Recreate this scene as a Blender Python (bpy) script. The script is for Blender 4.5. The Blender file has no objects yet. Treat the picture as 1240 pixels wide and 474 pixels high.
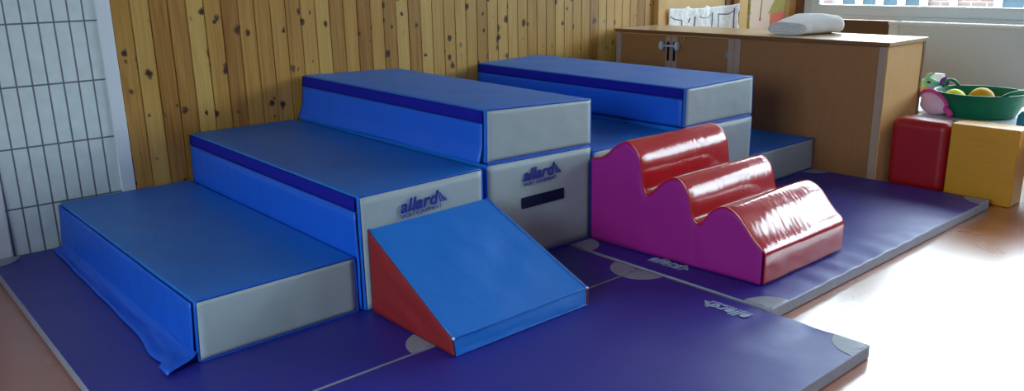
import bpy, bmesh, math, random
from mathutils import Vector, noise, Matrix
C = bpy.context.scene.collection
PI = math.pi
rnd = random.Random(7)

# ------------------------------------------------------------------ materials
def srgb(r, g, b):
    f = lambda c: (c/255/12.92) if c/255 <= .04045 else ((c/255+.055)/1.055)**2.4
    return (f(r), f(g), f(b), 1)

def mat(name, col, rough=.5, spec=.5, bump=0, bscale=40, vary=0, vscale=3, metallic=0, coat=0, stretch=None, bdist=.01):
    m = bpy.data.materials.new(name); m.use_nodes = True
    nt = m.node_tree; N = nt.nodes; L = nt.links
    b = N['Principled BSDF']
    b.inputs['Base Color'].default_value = col
    b.inputs['Roughness'].default_value = rough
    b.inputs['Specular IOR Level'].default_value = spec
    b.inputs['Metallic'].default_value = metallic
    b.inputs['Coat Weight'].default_value = coat
    b.inputs['Coat Roughness'].default_value = .12
    tc = N.new('ShaderNodeTexCoord'); mp = N.new('ShaderNodeMapping')
    L.new(tc.outputs['Object'], mp.inputs['Vector'])
    if stretch: mp.inputs['Scale'].default_value = stretch
    if vary:
        n = N.new('ShaderNodeTexNoise'); n.inputs['Scale'].default_value = vscale; n.inputs['Detail'].default_value = 5
        L.new(mp.outputs['Vector'], n.inputs['Vector'])
        mx = N.new('ShaderNodeMix'); mx.data_type = 'RGBA'
        mx.inputs[6].default_value = tuple(c*(1-vary) for c in col[:3])+(1,)
        mx.inputs[7].default_value = tuple(min(1, c*(1+vary)) for c in col[:3])+(1,)
        L.new(n.outputs['Fac'], mx.inputs[0]); L.new(mx.outputs[2], b.inputs['Base Color'])
    if bump:
        n2 = N.new('ShaderNodeTexNoise'); n2.inputs['Scale'].default_value = bscale; n2.inputs['Detail'].default_value = 3
        L.new(mp.outputs['Vector'], n2.inputs['Vector'])
        bp = N.new('ShaderNodeBump'); bp.inputs['Strength'].default_value = bump; bp.inputs['Distance'].default_value = bdist
        L.new(n2.outputs['Fac'], bp.inputs['Height']); L.new(bp.outputs['Normal'], b.inputs['Normal'])
    return m

M = {}
M['blue']   = mat('blue_vinyl', (.006,.16,.60,1), .45, .5, .25, 14, .08, 8)
M['flap']   = mat('bright_blue_vinyl', (.004,.10,.62,1), .5, .45, .35, 12, .08, 8)
M['velcro'] = mat('navy_velcro', (.008,.01,.30,1), .9, .2, .5, 300)
M['grey']   = mat('grey_vinyl', (.37,.435,.46,1), .5, .45, .3, 9, .05, 12)
M['matblue']= mat('navy_mat_vinyl', (.019,.017,.27,1), .46, .8, .35, 5, .06, 6)
M['matgrey']= mat('mat_grey_vinyl', (.31,.31,.37,1), .5, .4, .2, 30, .05, 20)
M['purple'] = mat('magenta_vinyl', (.33,.011,.22,1), .6, .3, .3, 8, .05, 6)
M['redgloss']=mat('glossy_red_vinyl', (.48,.008,.014,1), .15, .6, .06, 22, .05, 6, coat=.2)
M['redmatte']=mat('red_vinyl', (.27,.016,.018,1), .55, .35, .3, 9, .05, 6)
M['red']    = mat('red_foam_vinyl', (.36,.006,.012,1), .38, .5, .12, 20, .05, 6)
M['yellow'] = mat('yellow_foam_vinyl', (.62,.28,.008,1), .45, .5, .12, 20, .07, 6, stretch=(1,1,4))
M['ink']    = mat('navy_ink', (.01,.025,.28,1), .6, .3)
M['inkw']   = mat('white_print', (.42,.46,.60,1), .6, .3)
M['dark']   = mat('dark_navy_slot', (.008,.01,.05,1), .8, .2, .3, 200)
M['white']  = mat('white_paint', (.74,.76,.80,1), .45, .5, .08, 60, .03, 10)
M['plaster']= mat('plaster', (.60,.63,.66,1), .8, .2, .1, 60, .03, 3)
M['ceil']   = mat('ceiling_paint', (.62,.64,.66,1), .9, .1, .1, 60, .02, 3)
M['winframe']=mat('window_frame_paint', (.72,.80,.86,1), .4, .5, .05, 60, .02, 6)
M['brown']  = mat('brown_panel', (.15,.085,.035,1), .6, .3, .1, 60, .1, 8)
M['rad']    = mat('radiator_cover_metal', (.40,.44,.45,1), .5, .4, .1, 80, .05, 30)
M['radw']   = mat('radiator_white_metal', (.75,.80,.82,1), .4, .5)
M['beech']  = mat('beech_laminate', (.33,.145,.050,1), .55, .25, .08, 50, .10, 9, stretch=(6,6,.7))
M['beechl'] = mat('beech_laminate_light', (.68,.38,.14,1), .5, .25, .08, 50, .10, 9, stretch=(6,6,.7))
M['beecht'] = mat('beech_worktop', (.50,.33,.17,1), .3, .5, .05, 50, .08, 9, stretch=(6,.8,6))
M['stile']  = mat('greige_edge_strip', (.40,.27,.19,1), .5, .4, .05, 60, .05, 10)
M['towel']  = mat('white_towel', (.93,.89,.89,1), .95, .1, .8, 260, .04, 20)
M['cloth']  = mat('white_cloth', (.80,.84,.88,1), .85, .15, .4, 60, .03, 10)
M['pencil'] = mat('dark_pencil', (.10,.12,.28,1), .8, .1)
M['tub']    = mat('green_rubber', (.003,.15,.07,1), .45, .3, .1, 60, .08, 10)
M['ballo']  = mat('orange_yellow_ball', (.72,.36,.012,1), .6, .2, .1, 60, .08, 20)
M['bally']  = mat('lemon_yellow_ball', (.78,.74,.006,1), .6, .2)
M['ptoy']   = mat('pale_pink_plush', (.80,.52,.70,1), .9, .1, .6, 200, .05, 20)
M['mtoy']   = mat('magenta_plush', (.75,.08,.38,1), .9, .1, .6, 200, .05, 20)
M['gtoy']   = mat('mint_plush', (.30,.62,.45,1), .9, .1, .6, 200, .25, 14)
M['ytoy']   = mat('lime_plush', (.58,.68,.10,1), .9, .1, .6, 200, .1, 14)
M['vtoy']   = mat('violet_plush', (.18,.03,.30,1), .9, .1, .6, 200, .1, 14)
M['black']  = mat('black_plastic', (.02,.02,.025,1), .4, .5)
M['slot']   = mat('dark_hollow', (.025,.010,.008,1), .9, .1)
M['teal']   = mat('teal_plastic', (.01,.20,.32,1), .4, .5)
M['lock']   = mat('frosted_plastic', (.50,.52,.60,1), .25, .5)
M['metal']  = mat('dull_metal', (.35,.36,.38,1), .35, .5, metallic=1)
M['postwood']=mat('light_pine_trim', (.60,.36,.12,1), .45, .4, .1, 40, .12, 7, stretch=(8,8,.8))
M['darkwood']=mat('dark_red_wood', (.20,.07,.022,1), .5, .4, .1, 40, .15, 7, stretch=(8,8,.8))
M['ply']    = mat('pine_plywood', (.62,.40,.16,1), .5, .4, .05, 40, .08, 5, stretch=(3,3,.6))
M['poster'] = mat('peach_paper', (.80,.62,.50,1), .8, .1, .05, 40, .05, 10)
M['olive']  = mat('olive_paper', (.42,.36,.11,1), .8, .1, .05, 40, .15, 30)
M['coral']  = mat('coral_paper', (.75,.18,.13,1), .8, .1, .05, 40, .08, 30)
M['rope']   = mat('pale_ribbon', (.62,.70,.72,1), .6, .3)
M['facadeb']= mat('blue_glazed_panel', (.035,.055,.07,1), .6, .2, 0, 40, .35, 2.5)
M['facadew']= mat('white_facade', (.85,.87,.9,1), .6, .3)
M['pave']   = mat('pale_paving', (.28,.28,.28,1), .8, .2, .1, 10, .1, 2)

def glass_mat():
    m = bpy.data.materials.new('window_glass'); m.use_nodes = True
    nt = m.node_tree; N = nt.nodes; L = nt.links
    N.remove(N['Principled BSDF'])
    t = N.new('ShaderNodeBsdfTransparent'); t.inputs[0].default_value = (.96,.98,.98,1)
    g = N.new('ShaderNodeBsdfGlossy'); g.inputs['Roughness'].default_value = .02
    fr = N.new('ShaderNodeFresnel'); fr.inputs[0].default_value = 1.35
    mx = N.new('ShaderNodeMixShader')
    L.new(fr.outputs[0], mx.inputs[0]); L.new(t.outputs[0], mx.inputs[1]); L.new(g.outputs[0], mx.inputs[2])
    L.new(mx.outputs[0], N['Material Output'].inputs[0])
    return m
M['glass'] = glass_mat()

def math_n(nt, op, a, b=None, c=None):
    n = nt.nodes.new('ShaderNodeMath'); n.operation = op
    for i, v in enumerate((a, b, c)):
        if v is None: continue
        if isinstance(v, (int, float)): n.inputs[i].default_value = v
        else: nt.links.new(v, n.inputs[i])
    return n.outputs[0]

def ramp(nt, fac, stops):
    n = nt.nodes.new('ShaderNodeValToRGB')
    el = n.color_ramp.elements
    while len(el) < len(stops): el.new(.5)
    for e, (p, c) in zip(el, stops): e.position = p; e.color = c
    nt.links.new(fac, n.inputs[0]); return n.outputs[0]

PX0, PW = .297, .0815
def pine_mat():
    m = bpy.data.materials.new('knotty_pine_planks'); m.use_nodes = True
    nt = m.node_tree; N = nt.nodes; L = nt.links; b = N['Principled BSDF']
    tc = N.new('ShaderNodeTexCoord'); sx = N.new('ShaderNodeSeparateXYZ'); L.new(tc.outputs['Object'], sx.inputs[0])
    X, Z = sx.outputs[0], sx.outputs[2]
    u = math_n(nt, 'DIVIDE', math_n(nt, 'SUBTRACT', X, PX0), PW)
    pid = math_n(nt, 'FLOOR', u)
    wn = N.new('ShaderNodeTexWhiteNoise'); wn.noise_dimensions = '1D'; L.new(pid, wn.inputs['W'])
    rv = wn.outputs['Value']
    # grain
    cv = N.new('ShaderNodeCombineXYZ')
    L.new(math_n(nt, 'MULTIPLY', X, 60), cv.inputs[0]); L.new(math_n(nt, 'MULTIPLY', rv, 50), cv.inputs[1])
    L.new(math_n(nt, 'ADD', math_n(nt, 'MULTIPLY', Z, 2.2), math_n(nt, 'MULTIPLY', rv, 31)), cv.inputs[2])
    g = N.new('ShaderNodeTexNoise'); g.inputs['Scale'].default_value = 1.2; g.inputs['Detail'].default_value = 5; g.inputs['Distortion'].default_value = .6
    L.new(cv.outputs[0], g.inputs['Vector'])
    base = ramp(nt, math_n(nt, 'ADD', math_n(nt, 'MULTIPLY', g.outputs['Fac'], .55), math_n(nt, 'MULTIPLY', rv, .45)),
                [(.2, (.60,.36,.10,1)), (.5, (.47,.24,.050,1)), (.8, (.27,.10,.014,1))])
    # knots
    kv = N.new('ShaderNodeCombineXYZ')
    L.new(math_n(nt, 'MULTIPLY', X, 14), kv.inputs[0])
    L.new(math_n(nt, 'ADD', math_n(nt, 'MULTIPLY', Z, 11), math_n(nt, 'MULTIPLY', rv, 17)), kv.inputs[2])
    nz = N.new('ShaderNodeTexNoise'); nz.inputs['Scale'].default_value = 38; L.new(tc.outputs['Object'], nz.inputs['Vector'])
    vo = N.new('ShaderNodeTexVoronoi'); vo.inputs['Scale'].default_value = 1; L.new(kv.outputs[0], vo.inputs['Vector'])
    sc = N.new('ShaderNodeSeparateColor'); L.new(vo.outputs['Color'], sc.inputs[0])
    size = math_n(nt, 'ADD', math_n(nt, 'MULTIPLY', math_n(nt, 'MULTIPLY', sc.outputs[0], sc.outputs[0]), .20), .13)
    dist = math_n(nt, 'ADD', vo.outputs['Distance'], math_n(nt, 'MULTIPLY', math_n(nt, 'SUBTRACT', nz.outputs['Fac'], .5), .34))
    kn = math_n(nt, 'DIVIDE', dist, size)
    kf = ramp(nt, kn, [(.5, (1,1,1,1)), (.8, (.6,.6,.6,1)), (.95, (.12,.12,.12,1)), (1, (0,0,0,1))])
    mx = N.new('ShaderNodeMix'); mx.data_type = 'RGBA'; L.new(kf, mx.inputs[0])
    L.new(base, mx.inputs[6]); mx.inputs[7].default_value = (.045,.014,.006,1)
    L.new(mx.outputs[2], b.inputs['Base Color'])
    b.inputs['Roughness'].default_value = .38; b.inputs['Specular IOR Level'].default_value = .45
    bp = N.new('ShaderNodeBump'); bp.inputs['Strength'].default_value = .15; bp.inputs['Distance'].default_value = .003
    L.new(g.outputs['Fac'], bp.inputs['Height']); L.new(bp.outputs[0], b.inputs['Normal'])
    return m
M['pine'] = pine_mat()

def tile_mat():
    m = bpy.data.materials.new('white_stack_tiles'); m.use_nodes = True
    nt = m.node_tree; N = nt.nodes; L = nt.links; b = N['Principled BSDF']
    tc = N.new('ShaderNodeTexCoord'); sx = N.new('ShaderNodeSeparateXYZ'); L.new(tc.outputs['Object'], sx.inputs[0])
    fx = math_n(nt, 'FRACT', math_n(nt, 'DIVIDE', math_n(nt, 'SUBTRACT', sx.outputs[0], .0118-.5867), .0587))
    fz = math_n(nt, 'FRACT', math_n(nt, 'DIVIDE', math_n(nt, 'SUBTRACT', sx.outputs[2], .238-.2545*2), .2545))
    dx = math_n(nt, 'MULTIPLY', math_n(nt, 'MINIMUM', fx, math_n(nt, 'SUBTRACT', 1, fx)), .0587)
    dz = math_n(nt, 'MULTIPLY', math_n(nt, 'MINIMUM', fz, math_n(nt, 'SUBTRACT', 1, fz)), .2545)
    d = math_n(nt, 'MINIMUM', dx, dz)
    n = N.new('ShaderNodeTexNoise'); n.inputs['Scale'].default_value = 18; L.new(tc.outputs['Object'], n.inputs['Vector'])
    f = ramp(nt, math_n(nt, 'MULTIPLY', d, 100), [(.26, (0,0,0,1)), (.42, (1,1,1,1))])
    mx = N.new('ShaderNodeMix'); mx.data_type = 'RGBA'; L.new(f, mx.inputs[0])
    mx.inputs[6].default_value = (.15,.16,.18,1)
    L.new(ramp(nt, n.outputs['Fac'], [(.3, (.64,.72,.71,1)), (.7, (.72,.79,.78,1))]), mx.inputs[7])
    L.new(mx.outputs[2], b.inputs['Base Color']); b.inputs['Roughness'].default_value = .35
    bp = N.new('ShaderNodeBump'); bp.inputs['Strength'].default_value = .6; bp.inputs['Distance'].default_value = .002
    L.new(f, bp.inputs['Height']); L.new(bp.outputs[0], b.inputs['Normal'])
    return m
M['tile'] = tile_mat()

def floor_mat():
    m = bpy.data.materials.new('terracotta_vinyl_floor'); m.use_nodes = True
    nt = m.node_tree; N = nt.nodes; L = nt.links; b = N['Principled BSDF']
    tc = N.new('ShaderNodeTexCoord')
    n = N.new('ShaderNodeTexNoise'); n.inputs['Scale'].default_value = 2.2; n.inputs['Detail'].default_value = 8; L.new(tc.outputs['Object'], n.inputs['Vector'])
    L.new(ramp(nt, n.outputs['Fac'], [(.3, (.36,.085,.030,1)), (.7, (.43,.115,.045,1))]), b.inputs['Base Color'])
    n3 = N.new('ShaderNodeTexNoise'); n3.inputs['Scale'].default_value = 4; n3.inputs['Detail'].default_value = 6; L.new(tc.outputs['Object'], n3.inputs['Vector'])
    L.new(math_n(nt, 'ADD', math_n(nt, 'MULTIPLY', n3.outputs['Fac'], .12), .23), b.inputs['Roughness'])
    b.inputs['Specular IOR Level'].default_value = .75
    b.inputs['Coat Weight'].default_value = 1.0; b.inputs['Coat Roughness'].default_value = .22; b.inputs['Coat IOR'].default_value = 1.6
    n2 = N.new('ShaderNodeTexNoise'); n2.inputs['Scale'].default_value = 3; n2.inputs['Detail'].default_value = 2; L.new(tc.outputs['Object'], n2.inputs['Vector'])
    bp = N.new('ShaderNodeBump'); bp.inputs['Strength'].default_value = .15; bp.inputs['Distance'].default_value = .02
    L.new(n2.outputs['Fac'], bp.inputs['Height']); L.new(bp.outputs[0], b.inputs['Normal'])
    return m
M['floor'] = floor_mat()

def brick_mat():
    m = bpy.data.materials.new('pink_brick'); m.use_nodes = True
    nt = m.node_tree; N = nt.nodes; L = nt.links; b = N['Principled BSDF']
    tc = N.new('ShaderNodeTexCoord'); sx = N.new('ShaderNodeSeparateXYZ'); L.new(tc.outputs['Object'], sx.inputs[0])
    cv = N.new('ShaderNodeCombineXYZ'); L.new(sx.outputs[1], cv.inputs[0]); L.new(sx.outputs[2], cv.inputs[1])
    br = N.new('ShaderNodeTexBrick'); L.new(cv.outputs[0], br.inputs['Vector'])
    br.inputs['Scale'].default_value = 1; br.inputs['Brick Width'].default_value = .24; br.inputs['Row Height'].default_value = .08
    br.inputs['Mortar Size'].default_value = .012
    br.inputs['Color1'].default_value = (.105,.060,.056,1); br.inputs['Color2'].default_value = (.13,.080,.074,1); br.inputs['Mortar'].default_value = (.16,.15,.145,1)
    L.new(br.outputs['Color'], b.inputs['Base Color']); b.inputs['Roughness'].default_value = .85
    return m
M['brick'] = brick_mat()

def perf_mat():
    m = mat('perforated_cover', (.40,.44,.45,1), .5, .4)
    nt = m.node_tree; N = nt.nodes; L = nt.links; b = N['Principled BSDF']
    tc = N.new('ShaderNodeTexCoord'); mp = N.new('ShaderNodeMapping'); mp.inputs['Scale'].default_value = (0,150,150)
    L.new(tc.outputs['Object'], mp.inputs[0])
    vo = N.new('ShaderNodeTexVoronoi'); vo.inputs['Randomness'].default_value = 0; vo.inputs['Scale'].default_value = 1
    L.new(mp.outputs[0], vo.inputs['Vector'])
    L.new(ramp(nt, vo.outputs['Distance'], [(.22, (.42,.50,.54,1)), (.34, (.66,.78,.83,1))]), b.inputs['Base Color'])
    return m
M['perf'] = perf_mat()

# ------------------------------------------------------------------ helpers
def link(name, me, m, parent=None, smooth=True):
    if m is not None:
        for k in (m if isinstance(m, (list, tuple)) else [m]): me.materials.append(k)
    o = bpy.data.objects.new(name, me); C.objects.link(o)
    if parent: o.parent = parent; o.matrix_parent_inverse = Matrix.Translation(-parent.location) if parent.type == 'EMPTY' and parent.parent is None else Matrix()
    if smooth:
        for p in me.polygons: p.use_smooth = True
    return o

def bm_obj(name, bm, m, parent=None, smooth=False, bevel=0, segs=2):
    bmesh.ops.recalc_face_normals(bm, faces=bm.faces)
    me = bpy.data.meshes.new(name); bm.to_mesh(me); bm.free()
    o = link(name, me, m, parent, smooth)
    if bevel:
        md = o.modifiers.new('bevel', 'BEVEL'); md.width = bevel; md.segments = segs; md.limit_method = 'ANGLE'; md.angle_limit = math.radians(40)
        md.harden_normals = True
        for p in me.polygons: p.use_smooth = True
    return o

def thing(name, label, cat, loc=(0,0,0), group=None):
    o = bpy.data.objects.new(name, None); C.objects.link(o); o.location = loc; o.empty_display_size = .05
    tag(o, label, cat, group); return o
def tag(o, label, cat, group=None):
    o['label'] = label; o['category'] = cat
    if group: o['group'] = group
    return o
def struct(o): o['kind'] = 'structure'; return o

def box(bm, x0, x1, y0, y1, z0, z1):
    v = [bm.verts.new((x, y, z)) for z in (z0, z1) for y in (y0, y1) for x in (x0, x1)]
    for f in ((0,2,3,1),(4,5,7,6),(0,1,5,4),(2,6,7,3),(0,4,6,2),(1,3,7,5)): bm.faces.new([v[i] for i in f])
def mkbox(name, x0, x1, y0, y1, z0, z1, m, parent=None, bevel=.002):
    bm = bmesh.new(); box(bm, min(x0,x1), max(x0,x1), min(y0,y1), max(y0,y1), min(z0,z1), max(z0,z1))
    return bm_obj(name, bm, m, parent, bevel=bevel)

def lerp(a, b, t): return a+(b-a)*t
def softbox(c8, n=(20,20,8), amp=.002, bulge=0, seed=0, freq=6, aniso=(1,1,1)):
    """c8: corners ordered z0:(x0y0,x1y0,x0y1,x1y1), z1:(...). Returns a bmesh of six wavy grids merged into one skin."""
    P = [Vector(c) for c in c8]
    def pos(u, v, w):
        a = lerp(lerp(P[0], P[1], u), lerp(P[2], P[3], u), v)
        b = lerp(lerp(P[4], P[5], u), lerp(P[6], P[7], u), v)
        return lerp(a, b, w)
    bm = bmesh.new()
    def face(ax, side):
        i, j = [k for k in range(3) if k != ax]
        ni, nj = n[i], n[j]
        g = []
        base = []
        for a in range(ni+1):
            row = []
            for b in range(nj+1):
                q = [0,0,0]; q[ax] = side; q[i] = a/ni; q[j] = b/nj
                p = pos(*q)
                e = min(1, 4*min(q[i], 1-q[i])*1.5)*min(1, 4*min(q[j], 1-q[j])*1.5)
                e2 = math.sin(PI*q[i])*math.sin(PI*q[j])
                c = pos(.5,.5,.5); qq = [.5,.5,.5]; qq[ax] = side
                nn = (pos(*qq)-c).normalized()
                s = Vector((p.x*freq*aniso[0]+seed*3.1, p.y*freq*aniso[1], p.z*freq*aniso[2]))
                d = amp*noise.noise(s)*e*1.6 + amp*.5*noise.noise(s*2.3)*e + bulge*e2
                row.append(bm.verts.new(p+nn*d))
            g.append(row)
        for a in range(ni):
            for b in range(nj):
                bm.faces.new((g[a][b], g[a+1][b], g[a+1][b+1], g[a][b+1]))
    for ax in range(3):
        for s in (0, 1): face(ax, s)
    bmesh.ops.remove_doubles(bm, verts=bm.verts, dist=1e-5)
    return bm

def c8(x0, x1, y0, y1, z0, z1):
    return [(x0,y0,z0),(x1,y0,z0),(x0,y1,z0),(x1,y1,z0),(x0,y0,z1),(x1,y0,z1),(x0,y1,z1),(x1,y1,z1)]

def tube(bm, pts, r, seg=8, closed=False, cap=True):
    pts = [Vector(p) for p in pts]; n = len(pts); rings = []
    rr = r if isinstance(r, (list, tuple)) else [r]*n
    up = None
    for i, p in enumerate(pts):
        a = pts[(i-1) % n] if (closed or i > 0) else p
        b = pts[(i+1) % n] if (closed or i < n-1) else p
        t = (b-a).normalized()
        if up is None:
            up = Vector((0,0,1)) if abs(t.z) < .9 else Vector((1,0,0))
        s = t.cross(up).normalized(); up = s.cross(t).normalized()
        rings.append([bm.verts.new(p+(s*math.cos(k*2*PI/seg)+up*math.sin(k*2*PI/seg))*rr[i]) for k in range(seg)])
    for i in range(n if closed else n-1):
        A, B = rings[i], rings[(i+1) % n]
        for k in range(seg): bm.faces.new((A[k], A[(k+1) % seg], B[(k+1) % seg], B[k]))
    if cap and not closed:
        bm.faces.new(rings[0][::-1]); bm.faces.new(rings[-1])

def lathe(bm, prof, cx=0, cy=0, seg=40, closed=False):
    rings = []
    for r, z in prof:
        rings.append([bm.verts.new((cx+r*math.cos(k*2*PI/seg), cy+r*math.sin(k*2*PI/seg), z)) for k in range(seg)] if r > 1e-6 else [bm.verts.new((cx,cy,z))])
    m = len(rings)
    for i in range(m if closed else m-1):
        A, B = rings[i], rings[(i+1) % m]
        for k in range(seg):
            k2 = (k+1) % seg
            f = [A[k % len(A)], A[k2 % len(A)], B[k2 % len(B)], B[k % len(B)]]
            f = list(dict.fromkeys(f))
            if len(f) >= 3: bm.faces.new(f)

def blob(bm, c, r, seg=20, amp=0, seed=0, freq=3):
    mt = Matrix.Translation(c) @ Matrix.Diagonal((r[0], r[1], r[2], 1))
    q = bmesh.ops.create_uvsphere(bm, u_segments=seg, v_segments=seg//2+2, radius=1)
    for v in q['verts']:
        if amp: v.co *= 1+amp*noise.noise(v.co*freq+Vector((seed,0,0)))
        v.co = mt @ v.co

def text_mesh(name, body, size, origin, right, up, m, parent, shear=0, offset=0, ext=.0006, spacing=1.0, label=None):
    cu = bpy.data.curves.new(name, 'FONT'); cu.body = body; cu.size = size; cu.shear = shear; cu.offset = offset; cu.extrude = ext
    cu.space_character = spacing
    o = bpy.data.objects.new(name+'_tmp', cu); C.objects.link(o)
    bpy.context.view_layer.update()
    dg = bpy.context.evaluated_depsgraph_get()
    me = bpy.data.meshes.new_from_object(o.evaluated_get(dg))
    bpy.data.objects.remove(o)
    right = Vector(right).normalized(); up = Vector(up); up = (up-right*up.dot(right)).normalized(); nrm = right.cross(up)
    mt = Matrix(((right.x,up.x,nrm.x,origin[0]),(right.y,up.y,nrm.y,origin[1]),(right.z,up.z,nrm.z,origin[2]),(0,0,0,1)))
    me.transform(mt)
    ob = link(name, me, m, parent, smooth=False)
    return ob, max((Vector(v.co)-Vector(origin)).dot(right) for v in me.vertices)

def logo(parent, origin, right, up, width, m):
    """allard / SPORT EQUIPMENT with the striped triangle"""
    R = Vector(right).normalized(); U = Vector(up).normalized()
    s = width/.22
    o1, w = text_mesh('brand_lettering', 'allard', .070*s, Vector(origin)+U*.0215*s, R, U, m, parent, shear=.28, offset=.0020*s, spacing=1.08)
    o2, w2 = text_mesh('small_lettering', 'SPORT EQUIPMENT', .0215*s, origin, R, U, m, parent, spacing=1.02)
    # emblem: slanting bars of falling height
    bm = bmesh.new(); O = Vector(origin)+R*(w+.004*s)+U*.0215*s; Nn = R.cross(U)
    for k, (h, dx) in enumerate(((.052,0),(.040,.009),(.027,.018),(.014,.027))):
        a = O+R*dx*s; b = O+R*(dx-.012+k*.001)*s+U*h*s
        v = [bm.verts.new(p+Nn*d) for d in (0,.0006) for p in (a, a+R*.006*s, b+R*.0045*s, b)]
        for f in ((0,1,2,3),(7,6,5,4),(0,4,5,1),(1,5,6,2),(2,6,7,3),(3,7,4,0)): bm.faces.new([v[i] for i in f])
    bm_obj('emblem', bm, m, parent)

# ------------------------------------------------------------------ room shell
XR, YB = 6.04, .06
XL, YF, ZC = -3.2, -6.6, 2.85
struct(mkbox('floor', XL-.1, XR+.3, YF-.1, YB+.3, -.1, 0, M['floor'], bevel=0))
struct(mkbox('ceiling', XL-.1, XR+.3, YF-.1, YB+.3, ZC, ZC+.1, M['ceil'], bevel=0))
# tiled wall on the left of the white strip
struct(mkbox('wall_back_left', -.232, .25, YB, YB+.15, 0, ZC, M['tile'], bevel=0))
struct(mkbox('wall_far_left', XL, -.30, YB, YB+.15, 0, ZC, M['plaster'], bevel=0))
struct(mkbox('trim_1', .238, .297, YB-.012, YB+.14, 0, ZC, M['white'], bevel=.003))
struct(mkbox('trim_2', -.32, -.232, YB-.02, YB+.14, 0, ZC, M['white'], bevel=.003))
# knotty pine planking: V-grooves run up every board joint
bm = bmesh.new(); prof = []
x = PX0; 
while x < 6.04:
    if not (4.04 < x < 5.06):
        prof += [(x, YB), (x+.0015, YB), (x+.0035, YB-.006), (x+PW-.0035, YB-.006), (x+PW-.0015, YB)]
    else: prof += [(x, YB), (x+PW, YB)]
    x += PW
rows = [[bm.verts.new((min(a, 6.04), b, z)) for a, b in prof] for z in (0, ZC)]
for i in range(len(prof)-1):
    try: bm.faces.new((rows[0][i], rows[0][i+1], rows[1][i+1], rows[1][i]))
    except Exception: pass
bk = [bm.verts.new((xx, YB+.12, z)) for z in (0, ZC) for xx in (PX0, 6.04)]
bm.faces.new((bk[0], bk[1], bk[3], bk[2]))
bm.faces.new((rows[0][0], rows[1][0], bk[2], bk[0])); bm.faces.new((rows[0][-1], rows[1][-1], bk[3], bk[1]))
struct(bm_obj('wall_back', bm, M['pine']))
# smooth panel framed by posts behind the cabinet
struct(mkbox('trim_3', 3.985, 4.045, YB-.045, YB+.01, 0, ZC, M['postwood'], bevel=.006))
struct(mkbox('door_1', 4.10, 4.86, YB-.012, YB+.02, 0, 2.2, M['ply'], bevel=.002))
struct(mkbox('trim_4', 4.06, 4.105, YB-.03, YB+.01, 0, ZC, M['postwood'], bevel=.003))
struct(mkbox('trim_5', 4.855, 4.965, YB-.022, YB+.01, 0, ZC, M['darkwood'], bevel=.003))
struct(mkbox('trim_6', 4.965, 5.095, YB-.07, YB+.01, 0, ZC, M['postwood'], bevel=.012))
struct(mkbox('trim_7', 5.93, 6.035, YB-.03, YB+.01, 0, ZC, M['darkwood'], bevel=.003))

# right (window) wall with two wide windows
WZ0, WZ1 = .765, 2.72
bm = bmesh.new()
box(bm, XR, XR+.25, YF, YB+.1, 0, .727); box(bm, XR, XR+.25, YF, YB+.1, WZ1, ZC)
box(bm, XR, XR+.25, YF, -6.15, .727, WZ1)
struct(bm_obj('wall_right', bm, M['brown']))
def window(idx, y0, y1, x=XR, sign=1, nm=1):
    # frame in the plane X = x, from y1 (near) to y0 (far)
    bm = bmesh.new(); t = .085
    box(bm, x-.01, x+.07, y1, y0, WZ0, WZ0+t); box(bm, x-.01, x+.07, y1, y0, WZ1-t, WZ1)
    box(bm, x-.01, x+.07, y0-t*1.9, y0, WZ0+t, WZ1-t); box(bm, x-.01, x+.07, y1, y1+t, WZ0+t, WZ1-t)
    for k in range(1, nm+1):
        yy = lerp(y1, y0, k/(nm+1)); box(bm, x-.012, x+.072, yy-.06, yy+.06, WZ0+t, WZ1-t)
    w = bm_obj('window_%d' % idx, bm, M['winframe'], bevel=.004); struct(w)
    mkbox('window_pane', x+.025, x+.031, y1+t, y0-t, WZ0+t, WZ1-t, M['glass'], w, bevel=0)
    return w
w1 = window(1, .055, -2.95, nm=0)
mkbox('bright_edge_bead', XR-.024, XR-.008, -.048, -.012, WZ0+.005, WZ1, M['radw'], w1, bevel=.004)
window(2, -2.95, -6.15, nm=1)
struct(mkbox('window_sill', XR-.045, XR+.02, -6.15, .05, .735, .765, M['radw'], bevel=.005)); bpy.data.objects['window_sill'].name = 'trim_8'
# left wall, with an unseen window added for fill light, and solid near wall
bm = bmesh.new()
box(bm, XL-.2, XL, YF, YB+.1, 0, .95); box(bm, XL-.2, XL, YF, YB+.1, 2.6, ZC); box(bm, XL-.2, XL, -2.0, YB+.1, .95, 2.6); box(bm, XL-.2, XL, YF, -4.2, .95, 2.6)
struct(bm_obj('wall_left', bm, M['plaster']))
bm = bmesh.new(); box(bm, XL-.08, XL-.02, -4.3, -4.2, .95, 2.6); box(bm, XL-.08, XL-.02, -2.1, -2.0, .95, 2.6); box(bm, XL-.08, XL-.02, -3.2, -3.1, .95, 2.6)
box(bm, XL-.08, XL-.02, -4.2, -2.0, .95, 1.03); box(bm, XL-.08, XL-.02, -4.2, -2.0, 2.52, 2.6)
w3 = struct(bm_obj('window_3', bm, M['winframe']))  # added window, out of view, lets soft fill in from the left
mkbox('window_pane', XL-.055, XL-.049, -4.2, -2.1, 1.03, 2.52, M['glass'], w3, bevel=0)
struct(mkbox('wall_front', XL-.1, XR+.2, YF-.15, YF, 0, ZC, M['plaster'], bevel=0))

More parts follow.
